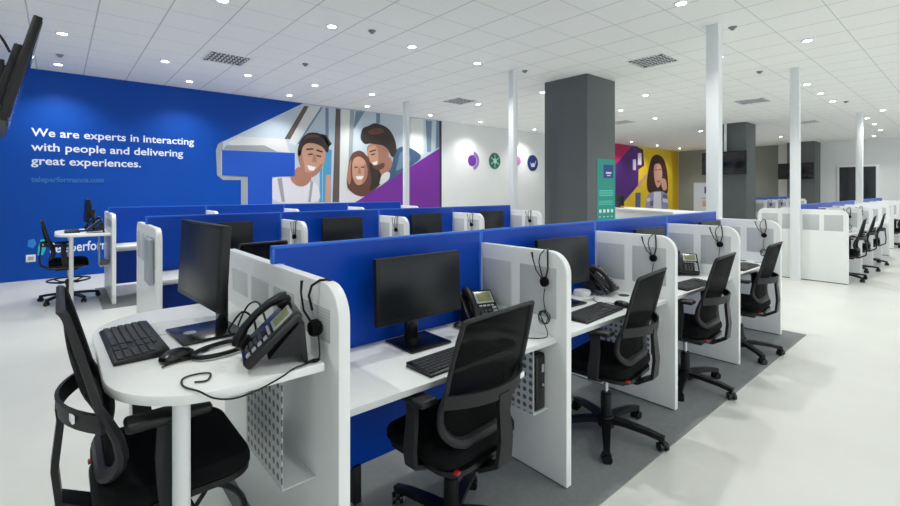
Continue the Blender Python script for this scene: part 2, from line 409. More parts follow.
poly(m, 14, [(300, 345), (318, 342), (330, 436), (318, 436)], 5, A)
poly(m, 14, [(430, 352), (440, 358), (430, 436), (420, 436)], 5, A)
poly(m, 5, [(420, 248), (438, 246), (438, 252), (420, 254)], 7, A)
poly(m, 5, [(452, 252), (470, 256), (470, 262), (452, 258)], 7, A)
poly(m, 6, [(535, 442), (550, 398), (580, 385), (640, 405), (640, 442)], 4, A)
poly(m, 7, [(345, 400), (350, 365), (385, 330), (400, 255), (430, 236), (470, 245), (520, 282), (470, 320), (390, 380)], 5, B)
poly(m, 12, [(588, 245), (625, 232), (655, 262), (690, 300), (708, 340), (700, 372), (640, 418), (600, 408), (568, 378), (575, 300)], 6, A)
poly(m, 4, [(592, 268), (620, 256), (644, 276), (652, 326), (634, 366), (608, 372), (590, 336)], 7, A)
poly(m, 10, [(604, 336), (636, 334), (628, 348), (612, 348)], 8, A)
poly(m, 11, [(636, 280), (652, 300), (650, 340), (634, 366), (628, 360), (640, 330)], 8, A)
poly(m, 11, [(616, 302), (622, 302), (626, 326), (612, 326)], 8, A)
poly(m, 5, [(655, 275), (690, 305), (704, 345), (690, 375), (655, 400), (668, 350), (660, 310)], 7, A)
poly(m, 11, [(575, 300), (590, 262), (584, 310), (588, 350), (580, 372), (570, 350)], 7, A)
poly(m, 5, [(600, 298), (612, 298), (612, 303), (600, 303)], 8, A)
poly(m, 5, [(626, 298), (640, 297), (640, 302), (626, 303)], 8, A)
poly(m, 11, [(690, 305), (735, 250), (752, 290), (716, 340), (700, 350)], 6, A)
poly(m, 2, [(692, 350), (716, 320), (740, 318), (735, 350), (700, 372)], 7, A)
poly(m, 11, [(648, 215), (690, 203), (728, 215), (736, 256), (718, 302), (692, 314), (664, 292), (652, 256)], 7, A)
poly(m, 4, [(652, 222), (684, 212), (694, 250), (690, 300), (668, 290), (654, 256)], 8, A)
poly(m, 5, [(622, 190), (630, 148), (655, 140), (680, 126), (732, 146), (758, 190), (766, 240), (748, 268), (730, 230), (712, 216), (690, 212), (660, 208), (640, 212)], 8, A)
poly(m, 10, [(668, 282), (690, 276), (688, 290), (674, 292)], 9, A)
poly(m, 5, [(658, 238), (684, 230), (685, 235), (660, 243)], 9, A)
poly(m, 5, [(664, 250), (680, 246), (680, 251), (665, 255)], 9, A)
poly(m, 12, [(668, 296), (690, 292), (716, 280), (718, 302), (692, 314), (672, 304)], 9, A)
poly(m, 12, [(650, 160), (690, 145), (720, 160), (700, 172), (660, 174)], 9, A)
poly(m, 3, [(420, 262), (450, 252), (470, 300), (430, 330), (400, 345), (415, 300)], 6, B)
poly(m, 8, [(222, 150), (294.6, 153), (294.6, 176), (272, 177), (272, 212), (247.6, 212), (247.6, 176.5), (222, 175)], 9)
poly(m, 9, [(441.3, 147), (441.3, 212), (340, 212)], 10)
poly(m, 15, [(439.3, 121), (441.3, 121), (441.3, 212), (439.3, 212)], 11)
o = m.build('wall_mural', mm, smooth=False)
tag(o, 'photo mural of smiling young people with blue and purple shapes on the blue wall', 'mural')

G = (610, 130, 5.62)
mm = print_mats(yellow=(228, 196, 40), plum=(82, 36, 122), magenta=(182, 30, 92), ring=(58, 34, 74), lightbar=(226, 214, 232), skin=(206, 158, 140), hair=(62, 34, 36), check=(150, 150, 190), tee=(214, 218, 228), deep=(205, 168, 22), denim=(92, 98, 138))
m = MB()
poly(m, 0, [(600, 138), (677.5, 150.5), (677.5, 222), (600, 222)], 0)
poly(m, 9, [(340, 110), (384, 117), (384, 520), (352, 520), (350, 200)], 1, G)
poly(m, 1, [(-60, 60), (150, 92), (182, 112), (192, 180), (160, 222), (158, 312), (60, 425), (20, 520), (-60, 520)], 1, G)
poly(m, 2, [(-60, 60), (125, 88), (35, 190), (-60, 250)], 2, G)
poly(m, 3, [(150, 95), (185, 110), (192, 200), (160, 222), (150, 205), (176, 190), (172, 125), (150, 115)], 3, G)
poly(m, 4, [(128, 165), (145, 165), (145, 225), (128, 225)], 3, G)
poly(m, 4, [(156, 130), (176, 130), (176, 196), (156, 196)], 4, G)
poly(m, 5, [(158, 300), (205, 245), (225, 240), (180, 300), (160, 325)], 3, G)
poly(m, 6, [(232, 152), (264, 134), (302, 158), (322, 230), (328, 350), (300, 372), (274, 345), (214, 358), (204, 300), (214, 230)], 4, G)
poly(m, 7, [(202, 365), (255, 342), (300, 345), (326, 372), (328, 520), (200, 520)], 5, G)
poly(m, 8, [(245, 350), (285, 348), (290, 520), (240, 520)], 6, G)
poly(m, 5, [(248, 192), (280, 186), (294, 232), (288, 300), (266, 332), (250, 292), (244, 230)], 6, G)
poly(m, 5, [(290, 270), (312, 275), (322, 330), (300, 345), (286, 310)], 7, G)
poly(m, 6, [(252, 222), (264, 221), (264, 226), (252, 227)], 7, G)
poly(m, 6, [(274, 219), (288, 219), (288, 224), (274, 225)], 7, G)
poly(m, 2, [(262, 286), (282, 284), (276, 294), (266, 294)], 7, G)
poly(m, 8, [(205, 385), (225, 380), (225, 400), (205, 405)], 6, G)
poly(m, 10, [(225, 400), (242, 396), (242, 425), (225, 428)], 6, G)
poly(m, 8, [(295, 385), (325, 390), (325, 410), (296, 405)], 6, G)
poly(m, 10, [(295, 360), (320, 366), (320, 384), (296, 380)], 6, G)
poly(m, 10, [(142, 352), (172, 352), (170, 440), (142, 440)], 5, G)
o = m.build('wall_mural', mm, smooth=False)
tag(o, 'yellow and purple wall mural of a long-haired woman behind the big grey pillar', 'mural')

def lettering(parent, body, x0, x1, zb, cap, m, Y=WALL_Y, name='lettering', off=.003):
    cu = bpy.data.curves.new(name, 'FONT'); cu.body = body; cu.size = cap/.70; cu.extrude = .004; cu.offset = off*cap/.13; cu.resolution_u = 3
    t = bpy.data.objects.new(name, cu); C.objects.link(t); bpy.context.view_layer.update()
    me = bpy.data.meshes.new_from_object(t.evaluated_get(bpy.context.evaluated_depsgraph_get()))
    bpy.data.objects.remove(t)
    xs = [v.co.x for v in me.vertices]; a, b = min(xs), max(xs); k = (x1-x0)/(b-a)
    for v in me.vertices: v.co = ((v.co.x-a)*k+x0, Y-.004-v.co.z, zb+v.co.y)
    me.materials.clear(); me.materials.append(m)
    for p in me.polygons: p.material_index = 0
    o = bpy.data.objects.new(name, me); C.objects.link(o); o.parent = parent; return o
wt = mat('white lettering', (226, 234, 248), .5); ub = mat('light blue lettering', (40, 110, 190), .5)
o = empty('wall_slogan', (0, 0, 0), 0, 'three-line white slogan lettering with a faint blue web address on the blue wall', 'wall lettering')
lettering(o, 'We are experts in interacting', -.338, 2.05, 2.379, .133, wt)
lettering(o, 'with people and delivering', -.338, 1.86, 2.138, .133, wt)
lettering(o, 'great experiences.', -.338, 1.17, 1.908, .133, wt)
lettering(o, 'teleperformance.com', -.338, .62, 1.62, .085, ub, off=.006)
o = empty('wall_logo', (0, 0, 0), 0, 'teal emblem and white company lettering low on the blue wall behind the far end desk', 'wall lettering')
lettering(o, 'Teleperformance', -.14, 1.02, .43, .165, wt)
m = MB(); tl = [mat('aqua emblem', (40, 190, 200), .5), mat('sky emblem', (40, 130, 210), .5)]
m.cur = 0; m.prism([(-.26, .40), (-.19, .40), (-.15, .52), (-.13, .66), (-.22, .66), (-.25, .54)], 'y', WALL_Y-.008, WALL_Y-.001)
m.cur = 1; m.prism([(-.38, .56), (-.31, .52), (-.27, .60), (-.30, .68), (-.37, .66)], 'y', WALL_Y-.008, WALL_Y-.001)
m.build('emblem', tl, o, smooth=False)

# round wall badges
def badge(px, py, r, cols, label, kind):
    x, z = wall(px, py); o = empty('wall_badge', (x, WALL_Y, z), 0, label, 'wall badge', 'round badges on the white wall')
    ms = [mat('badge %s %d' % (kind, i), c, .4) for i, c in enumerate(cols)]
    T = Matrix.Rotation(PI/2, 4, 'X')
    MB().lathe([(.001, 0), (r, 0), (r, .014), (r-.004, .018), (.001, .018)], 32, T).build('disc', ms[0], o)
    m = MB()
    if kind == 'arc':
        for rr in (r*1.28, r*1.6):
            m.tube([(rr*math.cos(a), -.01, rr*math.sin(a)) for a in [math.radians(q) for q in range(-75, 76, 10)]], .022, 6)
    elif kind == 'cross':
        for a in (0, 60, 120): m.box(-r*.8, r*.8, -.024, -.017, -.012, .012, T=Matrix.Rotation(math.radians(a+30), 4, 'Y'))
        m.lathe([(.001, .018), (r*.3, .018), (r*.3, .026), (.001, .026)], 20, T)
    else:
        m.prism([(-r*.55, r*.1), (-r*.2, -r*.2), (0, r*.05), (r*.2, -r*.2), (r*.6, r*.35), (r*.3, -.5*r), (-r*.3, -.5*r)], 'y', -.026, -.017)
    m.build('symbol', ms[1], o)
badge(472, 160.5, .17, [(104, 44, 150), (150, 120, 190)], 'purple round wall badge with curved lines beside it', 'arc')
badge(494.5, 161, .26, [(30, 112, 92), (190, 220, 210)], 'green round wall badge with pale spokes', 'cross')
badge(532.5, 163, .28, [(34, 44, 110), (200, 210, 230)], 'dark blue round wall badge nearest the big grey pillar', 'v')
x, z = wall(517.5, 161)
o = tag(MB().lathe([(.001, 0), (.15, 0), (.15, .016), (.001, .016)], 28, Matrix.Translation((x, WALL_Y, z)) @ Matrix.Rotation(PI/2, 4, 'X')).build('wall_badge', mat('pink badge', (196, 120, 190), .4)),
        'pink wall badge mostly hidden by a white post', 'wall badge', 'round badges on the white wall')

# outlet on the blue wall
o = empty('wall_outlet', (-.34, WALL_Y, .36), 0, 'white power outlet low on the blue wall beside the teal emblem', 'outlet')
MB().box(-.06, .06, -.012, 0, -.06, .06, .004).build('plate', 'outlet', o)
MB().box(-.035, .035, -.015, -.011, -.03, .03, .003).build('socket', 'silver', o)

# teal poster on the near pillar
o = empty('poster', (7.45, 4.409, 0), 0, 'teal information poster on the right face of the big grey pillar', 'poster')
MB().box(-.27, .34, -.007, -.001, .7, 2.04).build('sheet', 'teal', o, smooth=False)
pn = [mat('poster navy', (34, 54, 130), .5), mat('poster mint', (90, 196, 178), .5), mat('poster white', (220, 236, 232), .5)]
m = MB(); m.cur = 0; m.box(-.06, .27, -.008, -.0055, 1.70, 1.94)
m.cur = 2; m.box(.02, .2, -.0095, -.0078, 1.78, 1.81); m.box(.05, .17, -.0095, -.0078, 1.74, 1.755)
m.cur = 1
for z in (1.46, 1.42, 1.38): m.box(-.2, .27, -.008, -.0055, z, z+.022)
for z in (1.28, 1.25, 1.22): m.box(-.2, .25, -.008, -.0055, z, z+.012)
m.cur = 2
for i in range(4): m.box(-.2+i*.13, -.13+i*.13, -.008, -.0055, 1.08, 1.14); m.box(-.2+i*.13, -.15+i*.13, -.008, -.0055, 1.0, 1.015)
for i in range(3): m.box(-.2+i*.13, -.13+i*.13, -.008, -.0055, .84, .9)
m.build('print', pn, o, smooth=False)

# ------------------------------------------------------------------ televisions
def television(loc, rz, tilt, w, h, label, pole, off=.09):
    o = empty('television', loc, rz, label, 'television')
    T = Matrix.Rotation(tilt, 4, 'X')
    MB().box(-w/2, w/2, -.03, .012, -h/2, h/2, .008, T=T).build('casing', 'black', o)
    MB().box(-w/2+.02, w/2-.02, -.034, -.028, -h/2+.03, h/2-.02, .002, T=T).build('screen', 'tv', o)
    MB().box(-w*.3, w*.3, .010, .055, -h*.32, h*.28, .01, T=T).build('rear_cover', 'char', o)
    b = MB().box(-.1, .1, .05, .075, -.12, .12, .004); b.tube([(0, .06, 0), (0, off, 0)], .02, 8); b.build('wall_bracket', 'char', o)
    if pole: MB().box(-.03, .03, off, off+.05, -.15, CEIL-loc[2]-.001, .005).build('pole', 'post' if pole == 2 else 'char', o)
    return o
tv = television((-.205, 4.0, 2.16), PI/2+R_(4), math.radians(14), 1.12, .62, 'wall-side television seen edge-on, tilted down at the top left corner', 1, .38)
MB().wire([(-.42, .03, .10), (-.4, .08, .2), (-.36, .16, .24), (-.3, .26, .2), (-.2, .36, .1)], .007).build('cable', 'black', tv)
television((15.02, 5.0, 2.29), -PI/2, 0, 1.2, .68, 'large dark television hung from a pole in front of the middle grey pillar', 2, .1)
television((23.05, 5.0, 2.27), -PI/2, 0, 1.2, .66, 'distant television on the farthest grey pillar', 0, .28)

# ------------------------------------------------------------------ benches of desks
PITCH, DEP, TD, TP = 1.2225, .61, 1.169, 1.246
def divider(x, y0, label, group, holder=None, rear=True, T=.042, cable=True):
    """white end panel between desks: x = its left face, y0 = centre line of the bench"""
    o = empty('divider_panel', (x, y0, 0), 0, label, 'desk divider', group)
    r = .11; yf, yb = -DEP, DEP
    rb = r
    if holder and not holder[4]: yb, rb = .70, .05
    pts = [(yf, .012), (yb, .012)]+arc(yb-rb, TD-rb, rb, 0, 90)+arc(yf+r, TD-r, r, 90, 180)
    MB().prism(pts, 'x', 0, T, .004).build('panel', 'white', o)
    MB().box(.006, T-.006, yf+.02, yb-.02, 0, .013).build('foot_strip', 'char', o)
    for a, b in ((-.55, -.31), (-.25, -.03), (.03, .25), (.31, .55)):
        MB().box(-.0015, T+.0015, a, b, .975 if holder and not holder[4] else .83, 1.085, .001).build('perforated_inset', 'inset', o)
    if holder:
        z0, z1, ya, yb_, cpu = holder
        m = MB(); m.box(-.118, -.115, ya, yb_, z0, z1)
        m.build('holder_sheet', 'steel', o, smooth=False)
        m = MB(); m.box(-.118, 0, ya, yb_, z0-.003, z0); m.box(-.118, -.0, yb_-.003, yb_, z0, z0+.05)
        m.build('holder_tray', 'sheet', o, smooth=False)
    return o
def cpu(x, y0, holder, label):
    z0, z1, ya, yb_, _ = holder
    o = empty('computer_tower', (x, y0, z0), 0, label, 'computer', 'small computer towers')
    h = z1-z0-.05; b = -.098
    MB().box(b, b+.085, ya+.012, yb_-.01, .001, h, .005).build('case', 'black', o)
    MB().box(b+.008, b+.077, ya+.006, ya+.014, .01, h-.01, .002).build('front_panel', 'gloss', o)
    MB().box(b+.05, b+.07, ya+.003, ya+.0065, h-.09, h-.05, .001).build('badge', 'silver', o)
    MB().cyl((b+.06, ya+.002, h*.45), (b+.06, ya+.008, h*.45), .007).build('power_button', 'silver', o)
def worktop(x0, x1, y0, label, group, rear=False):
    o = empty('desk', ((x0+x1)/2, y0, 0), 0, label, 'desk', group); w = (x1-x0)/2-.001
    MB().box(-w, w, -.555, -.014, .715, .74, .003).build('worktop', 'white', o)
    MB().box(-w+.002, w-.002, -.557, -.553, .716, .739, .001).build('edge_band', 'edge', o)
    MB().box(-w, w, -.30, -.26, .655, .7155, .003).build('support_beam', 'sheet', o)
    MB().lathe([(.001, .739), (.035, .739), (.038, .743), (.03, .744), (.001, .742)][::-1], 20, Matrix.Translation((w-.1, -.3, 0))).build('cable_grommet', 'black', o)
    return o
def blue_screen(x0, x1, y0, label, group):
    o = empty('desk_screen', ((x0+x1)/2, y0, 0), 0, label, 'desk screen', group); w = (x1-x0)/2
    # the upper strip reaches across the top of the divider on its left
    e = .043
    m = MB(); m.box(-w+.012, w-.012, -.011, .011, .17, TD+.002); m.box(-w-e+.012, w-.012, -.011, .011, TD+.002, TP-.012); m.build('panel', 'screen', o)
    MB().box(-w-e, w, -.0125, .0125, TP-.014, TP, .003).build('top_rail', 'screen_edge', o)
    for s in (-1, 1):
        a, b = (-w, -w+.013) if s < 0 else (w-.013, w)
        if s < 0:
            m = MB(); m.box(a, b, -.0125, .0125, .17, TD+.002, .002); m.box(a-e, b-e, -.0125, .0125, TD+.002, TP-.013, .002); m.build('side_rail', 'screen_edge', o)
        else: MB().box(a, b, -.0125, .0125, .17, TP-.013, .002).build('side_rail', 'screen_edge', o)
        MB().box(s*(w-.35)-.02, s*(w-.35)+.02, -.03, .03, 0, .18, .004).build('foot', 'char', o)
    return o
HOLD_HIGH = (.49, .89, -.44, -.07, 0); HOLD = (.37, .70, -.5, -.14, 1)
GAP = .05  # the blue screens stand above the dividers and start beside each divider
def bench(X0, Y0, n, rowname, words, holders={}, screens=True):
    divs = []
    for k in range(n+1):
        x = X0+k*PITCH-.021
        lab = words['div'][k]
        divs.append(divider(x, Y0, lab, 'white dividers of the '+rowname, holders.get(k)))
    for k in range(n):
        a, b = X0+k*PITCH+.022, X0+(k+1)*PITCH-.022
        worktop(a, b, Y0, words['desk'][k], 'desks of the '+rowname)
        blue_screen(a, b, Y0, words['screen'][k], 'blue screens of the '+rowname)
    return divs
ORD = ['nearest', 'second', 'third', 'fourth', 'fifth', 'sixth']
front_divs = bench(.698, 1.942, 4, 'front row', dict(
    div=['large near white divider with the big desk phone against it', 'white divider right of the nearest monitor, headset hung on it', 'white divider between the second and third front-row chairs',
         'white divider between the third and fourth front-row chairs', 'last white divider at the far end of the front row'],
    desk=['white desk of the front row under the nearest straight-on monitor', 'white desk of the front row, second from the camera', 'white desk of the front row, third from the camera', 'white desk at the far end of the front row'],
    screen=['blue desk screen behind the nearest straight-on monitor', 'blue desk screen behind the second front-row monitor', 'blue desk screen behind the third front-row monitor', 'blue desk screen at the far end of the front row']),
    {0: HOLD_HIGH, 1: HOLD, 2: HOLD})
cpu(.698-.021+PITCH, 1.942, HOLD, 'black computer tower in the perforated holder beside the nearest mesh chair')
cpu(.698-.021+2*PITCH, 1.942, HOLD, 'black computer tower in the holder behind the second mesh chair')
bench(.62, 4.9225, 4, 'second row', dict(
    div=['white free-standing end divider of the second row with a grey holder', 'white divider in the second row above the near blue screen corner', 'white divider in the second row left of its third monitor', 'white divider in the second row left of its fourth monitor', 'last white divider of the second row by the post'],
    desk=['white desk of the second row behind the large near monitor', 'second-row desk, second from the left', 'second-row desk, third from the left', 'rightmost white desk of the second row'],
    screen=['blue screen of the second row, leftmost', 'blue screen of the second row, second from the left', 'blue screen of the second row, third from the left', 'blue screen of the second row, rightmost by the post']))
bench(.55, 7.9, 4, 'third row', dict(
    div=['white end divider beside the far end desk near the blue wall', 'white divider top showing in the third row, second from the left', 'white divider top showing in the third row, middle one', 'white divider top showing in the third row under the mural couple', 'last white divider of the third row behind a post'],
    desk=['white desk of the third row next to the far end desk', 'third-row desk, second from the left', 'third-row desk, third from the left', 'rightmost white desk of the third row'],
    screen=['blue screen of the third row, leftmost', 'blue screen of the third row, second from the left', 'blue screen of the third row under the mural men', 'blue screen of the third row, rightmost']),
    {0: HOLD_HIGH})
bench(9.39, 1.97, 4, 'right-hand bench', dict(
    div=['broad white end panel of the right-hand bench facing the room, with grey insets', 'second white divider of the right-hand bench', 'third white divider of the right-hand bench', 'fourth white divider of the right-hand bench', 'farthest white divider of the right-hand bench'],
    desk=['right-hand bench desk, '+w+' from the camera' for w in ORD[:4]],
    screen=['right-hand bench blue screen, '+w+' from the camera' for w in ORD[:4]]))
bench(16.4, 4.9, 4, 'far middle bench', dict(
    div=['far middle bench white divider, '+w+' from the left' for w in ('first', 'second', 'third', 'fourth', 'fifth')],
    desk=['far middle bench desk, '+w+' from the left' for w in ('first', 'second', 'third', 'fourth')],
    screen=['far middle bench blue screen, '+w+' from the left' for w in ('first', 'second', 'third', 'fourth')]))
bench(16.0, 2.06, 3, 'far right bench', dict(
    div=['far right bench white end panel, nearest the camera', 'far right bench white divider, second', 'far right bench white divider, third', 'far right bench white divider, farthest'],
    desk=['far right bench desk, nearest', 'far right bench desk, second', 'far right bench desk, farthest'],
    screen=['far right bench blue screen, nearest', 'far right bench blue screen, second', 'far right bench blue screen, farthest']))
# grey holder box on the second-row end divider
o = tag(MB().box(.555, .5985, 4.40, 4.66, .70, 1.08, .018, 3).build('document_holder', mat('grey plastic box', (158, 166, 174), .4)), 'grey plastic document holder on the outside of the free-standing end divider', 'holder')

# high D-shaped end desks
def end_desk(X0, Y0, label):
    o = empty('high_end_desk', (X0, Y0, 0), 0, label, 'desk', 'high white end desks')
    xr = -.032; a = .555; w = .56
    pts = [(xr, -w), (xr, w)]
    n = 12; rx, ry = .27, .30; a = .585
    for c0, sg in ((90, 1), (180, -1)):
        for k in range(n+1):
            t = math.radians(c0+90*k/n); pts.append((-a+rx+rx*math.cos(t), sg*(w-ry)+ry*math.sin(t)))
    MB().prism(pts, 'z', .895, .925, .006).build('desktop', 'white', o)
    for y in (-.50, .50):
        l = MB().cyl((-.425, y, .01), (-.425, y, .896), .0225, 20).build('leg', 'sheet', o)
        MB().lathe([(.001, 0), (.03, 0), (.03, .008), (.024, .012), (.001, .012)], 20, Matrix.Translation((-.425, y, 0))).build('leg_foot', 'silver', l)
    return o
end_desk(.684, 1.942, 'high white rounded end desk in the left foreground')
end_desk(.55, 7.9, 'high white end desk far back by the blue wall')

# ------------------------------------------------------------------ office chairs
def make_chair(high, zs=.495, rz_=.36):
    # zs:     # top of seat
    o = empty('drafting_chair' if high else 'office_chair', (0, 0, 0), 0, 'x', 'office chair')
    # seat (faces +y)
    rings = []
    for z, k in ((-.07, .90), (-.062, .96), (-.045, 1), (-.02, 1), (-.006, .975), (0, .9), (.001, .6)):
        rg = rounded(.46*k, .41*k, .08*k, zs+z, 6, 0, .0)
        rings.append([(x, y, q-.022*max(0, (y-.10)/.12)**2) for x, y, q in rg])
    MB().slab(rings).build('seat', 'fabric', o)
    MB().slab([rounded(.42, .42, .09, zs-.072-dz, 6, 0, 0) if k == 0 else rounded(.3, .3, .06, zs-.072-dz, 6) for k, dz in ((0, 0), (0, .02), (1, .045))]).build('seat_shell', 'black', o)
    MB().box(-.075, .075, -.14, .1, zs-.15, zs-.11, .012).build('tilt_mechanism', 'black', o)
    m = MB().tube([(.07, .02, zs-.13), (.2, .03, zs-.135), (.26, .03, zs-.13)], .007, 6); m.box(.23, .27, .015, .045, zs-.137, zs-.123, .004); m.build('height_lever', 'char', o)
    MB().box(-.185, -.162, -.21, -.19, zs-.076, zs-.064, .003).build('red_tab', 'red', o)
    # backrest surface
    H = .50; zb = zs+.015
    def bk(u, v):   # u -1..1, v 0..1
        w = .187+.034*math.sin(PI*min(1, v*1.05))**.8*(1-.25*v) + .028*v
        y = -.158-.115*v**1.25 + .022*math.sin(PI*min(1, v*2.2)) - .04*(1-u*u)
        return Vector((u*w, y, zb+H*v))
    def border(n, lo=0., r=.09, rb=.4):
        pts = []
        def crn(cu, cv, ru, rv, a0, a1, k=7):
            for i in range(k+1):
                a = math.radians(a0+(a1-a0)*i/k); pts.append((cu+ru*math.cos(a), cv+rv*math.sin(a)))
        crn(1-r, 1-r*.42, r, r*.42, 0, 90); crn(-1+r, 1-r*.42, r, r*.42, 90, 180)
        for q in range(1, 8): pts.append((-1, (1-r*.42)+(lo+rb*.45-(1-r*.42))*q/8))
        crn(-1+rb, lo+rb*.45, rb, rb*.45, 180, 270); crn(1-rb, lo+rb*.45, rb, rb*.45, 270, 360)
        for q in range(1, 8): pts.append((1, (lo+rb*.45)+((1-r*.42)-(lo+rb*.45))*q/8))
        return pts
    bp = border(0); path = [bk(u, v) for u, v in bp]
    rad = [.0115+.012*max(0, (.5-v)/.5) for u, v in bp]
    MB().tube(path, rad, 8, closed=True, flat=.8).build('back_frame', 'char', o)
    # mesh sheet clipped to the frame outline
    n = len(bp); m = MB(); cx, cv = 0, .5; v_ = []; f = []
    K = 7
    for k in range(K+1):
        t = k/K
        for u, v in bp: v_.append(bk(u*t*.99, .5+(v-.5)*t*.995)+Vector((0, .004, 0)))
    for k in range(K):
        for i in range(n): f.append((k*n+i, k*n+(i+1) % n, (k+1)*n+(i+1) % n, (k+1)*n+i))
    m.add(v_, f); b = m.build('back_mesh', 'mesh', o, ang=60)
    bmx = bmesh.new(); bmx.from_mesh(b.data); bmesh.ops.remove_doubles(bmx, verts=bmx.verts, dist=1e-4)
    bmesh.ops.solidify(bmx, geom=bmx.faces[:], thickness=.004); bmx.to_mesh(b.data); bmx.free()
    # lumbar band with white tag
    lb = lambda v0, v1, dy: [bk(-1.04+2.08*i/12, 0)*0+Vector((bk(-1.05+2.1*i/12, (v0+v1)/2).x, bk(max(-1, min(1, -1.05+2.1*i/12)), (v0+v1)/2).y-dy, zb+H*(v0+v1)/2)) for i in range(13)]
    P = [p-Vector((0, .05*math.sin(PI*i/12)**.7, 0)) for i, p in enumerate(lb(.34, .44, .012))]
    MB().ribbon(P, (0, -.12, 1), .052, .010).build('lumbar_band', 'char', o)
    q = P[10]; MB().box(-.018, .018, -.003, .003, -.010, .010, .001, T=Matrix.Translation(q+Vector((0, -.0095, .006))) @ Matrix.Rotation(.16, 4, 'Z')).build('size_tag', 'paper', o)
    # spine bracket joining the back to the seat
    yb_ = bk(0, .0).y
    m = MB(); m.ribbon([(0, -.08, zs-.125), (0, -.2, zs-.12), (0, yb_-.085, zs-.07), (0, yb_-.095, zs+.03), (0, bk(0, .3).y-.075, zb+H*.3), (0, bk(0, .38).y-.062, zb+H*.38)], (1, 0, 0), [.09, .09, .085, .075, .06, .06], .018)
    m.build('spine_bracket', 'black', o)
    # armrests: flat bowed uprights under a pad
    for s in (-1, 1):
        m = MB(); m.ribbon([(s*.10, -.03, zs-.095), (s*.2, -.03, zs-.098), (s*.255, -.035, zs-.075), (s*.272, -.045, zs-.01), (s*.27, -.055, zs+.09), (s*.262, -.05, zs+.185)], (0, 1, 0), [.05, .055, .06, .06, .052, .05], .02)
        ar = m.build('armrest', 'char', o)
        MB().box(s*.262-.04, s*.262+.04, -.15, .06, zs+.185, zs+.212, .011, 3).build('arm_pad', 'black', ar)
    # lift, ring, base
    MB().lathe([(.001, .08), (.032, .08), (.032, zs*.5), (.026, zs*.5+.004), (.026, zs*.5+.01), (.001, zs*.5+.01)], 20).build('lift_cover', 'black', o)
    MB().cyl((0, 0, zs*.5), (0, 0, zs-.12), .0145, 16).build('gas_lift', 'chrome', o)
    if high:
        m = MB().tube([(.225*math.cos(a), .225*math.sin(a), rz_) for a in [2*PI*k/36 for k in range(36)]], .011, 8, closed=True)
        for k in range(4):
            a = PI/4+k*PI/2; m.tube([(.03*math.cos(a), .03*math.sin(a), rz_-.03), (.12*math.cos(a), .12*math.sin(a), rz_-.03), (.225*math.cos(a), .225*math.sin(a), rz_)], .009, 6)
        m.lathe([(.001, rz_-.06), (.04, rz_-.06), (.04, rz_-.005), (.001, rz_-.005)], 16)
        m.build('foot_ring', 'char', o)
    base = MB(); base.lathe([(.001, .055), (.05, .055), (.055, .075), (.045, .115), (.036, .12), (.001, .12)], 20)
    for k in range(5):
        a = 2*PI*k/5; dx, dy = math.cos(a), math.sin(a)
        base.ribbon([(dx*.03, dy*.03, .095), (dx*.12, dy*.12, .096), (dx*.24, dy*.24, .086), (dx*.328, dy*.328, .070)], (-dy, dx, 0), [.062, .052, .042, .034], .028)
    base.build('star_base', 'black', o)
    for k in range(5):
        a = 2*PI*k/5; dx, dy = math.cos(a), math.sin(a); p = Vector((dx*.318, dy*.318, 0))
        t = Vector((-dy, dx, 0)); ph = .6*k; t = Matrix.Rotation(ph, 3, 'Z') @ t
        cm = MB(); cm.cyl(p+Vector((0, 0, .04)), p+Vector((0, 0, .07)), .010, 10)
        cm.tube([p-t*.009+Vector((0, 0, .043)), p+t*.009+Vector((0, 0, .043))], .026, 14)
        c = cm.build('caster', 'black', o)
        for s in (-1, 1):
            MB().tube([p+t*s*.010+Vector((0, 0, .0265)), p+t*s*.025+Vector((0, 0, .0265))], .0262, 16).build('wheel', 'gloss', c)
    return o
def base_turn(o, deg):
    """turn the star base (with its casters) on its lift, seat left as it is"""
    for ch in o.children:
        if ch.name.split('.')[0] in ('star_base', 'caster'): ch.rotation_euler[2] = math.radians(deg)
ch = make_chair(False); used = []
R = math.radians
CH = [((1.285, 1.49), 5, 90, 'black mesh office chair at the nearest front-row desk, whole back showing', 'front'),
      ((2.53, 1.49), 7, -5, 'second black mesh office chair along the front row', 'front'),
      ((3.62, 1.47), 3, -20, 'third black mesh office chair along the front row', 'front'),
      ((4.75, 1.45), 2, 12, 'black mesh office chair at the far end of the front row', 'front'),
      ((1.38, 4.47), 5, 10, 'black mesh chair of the second row, top of its back showing over the near divider', None),
      ((9.95, 1.51), 4, 20, 'black mesh chair nearest us at the right-hand bench', 'right'),
      ((11.2, 1.53), 4, 0, 'middle black mesh chair at the right-hand bench', 'right'),
      ((12.42, 1.53), 6, -30, 'farthest of the three black mesh chairs at the right-hand bench', 'right'),
      ((16.62, 1.56), 0, 0, 'black mesh chair at the far right edge, beside the last white panel', None)]
for (x, y), rz, bt, lab, g in CH:
    c = place(ch, used, (x, y, 0), R(rz), lab, 'black mesh office chairs')
    # base angle is given in the room; subtract the chair's own turn
    base_turn(c, {0: 174}.get(CH.index(((x, y), rz, bt, lab, g)), bt)-rz)
dc = make_chair(True, .645, .36); used = []
c = place(dc, used, (.285, 1.765, 0), R(-90), 'tall black drafting chair tucked under the near rounded desk', 'tall drafting chairs'); base_turn(c, 60)
dc2 = make_chair(True, .565, .28); used = []
c = place(dc2, used, (.11, 8.0, 0), R(-90), 'tall black drafting chair by the blue wall at the far end desk', 'tall drafting chairs'); base_turn(c, 100)

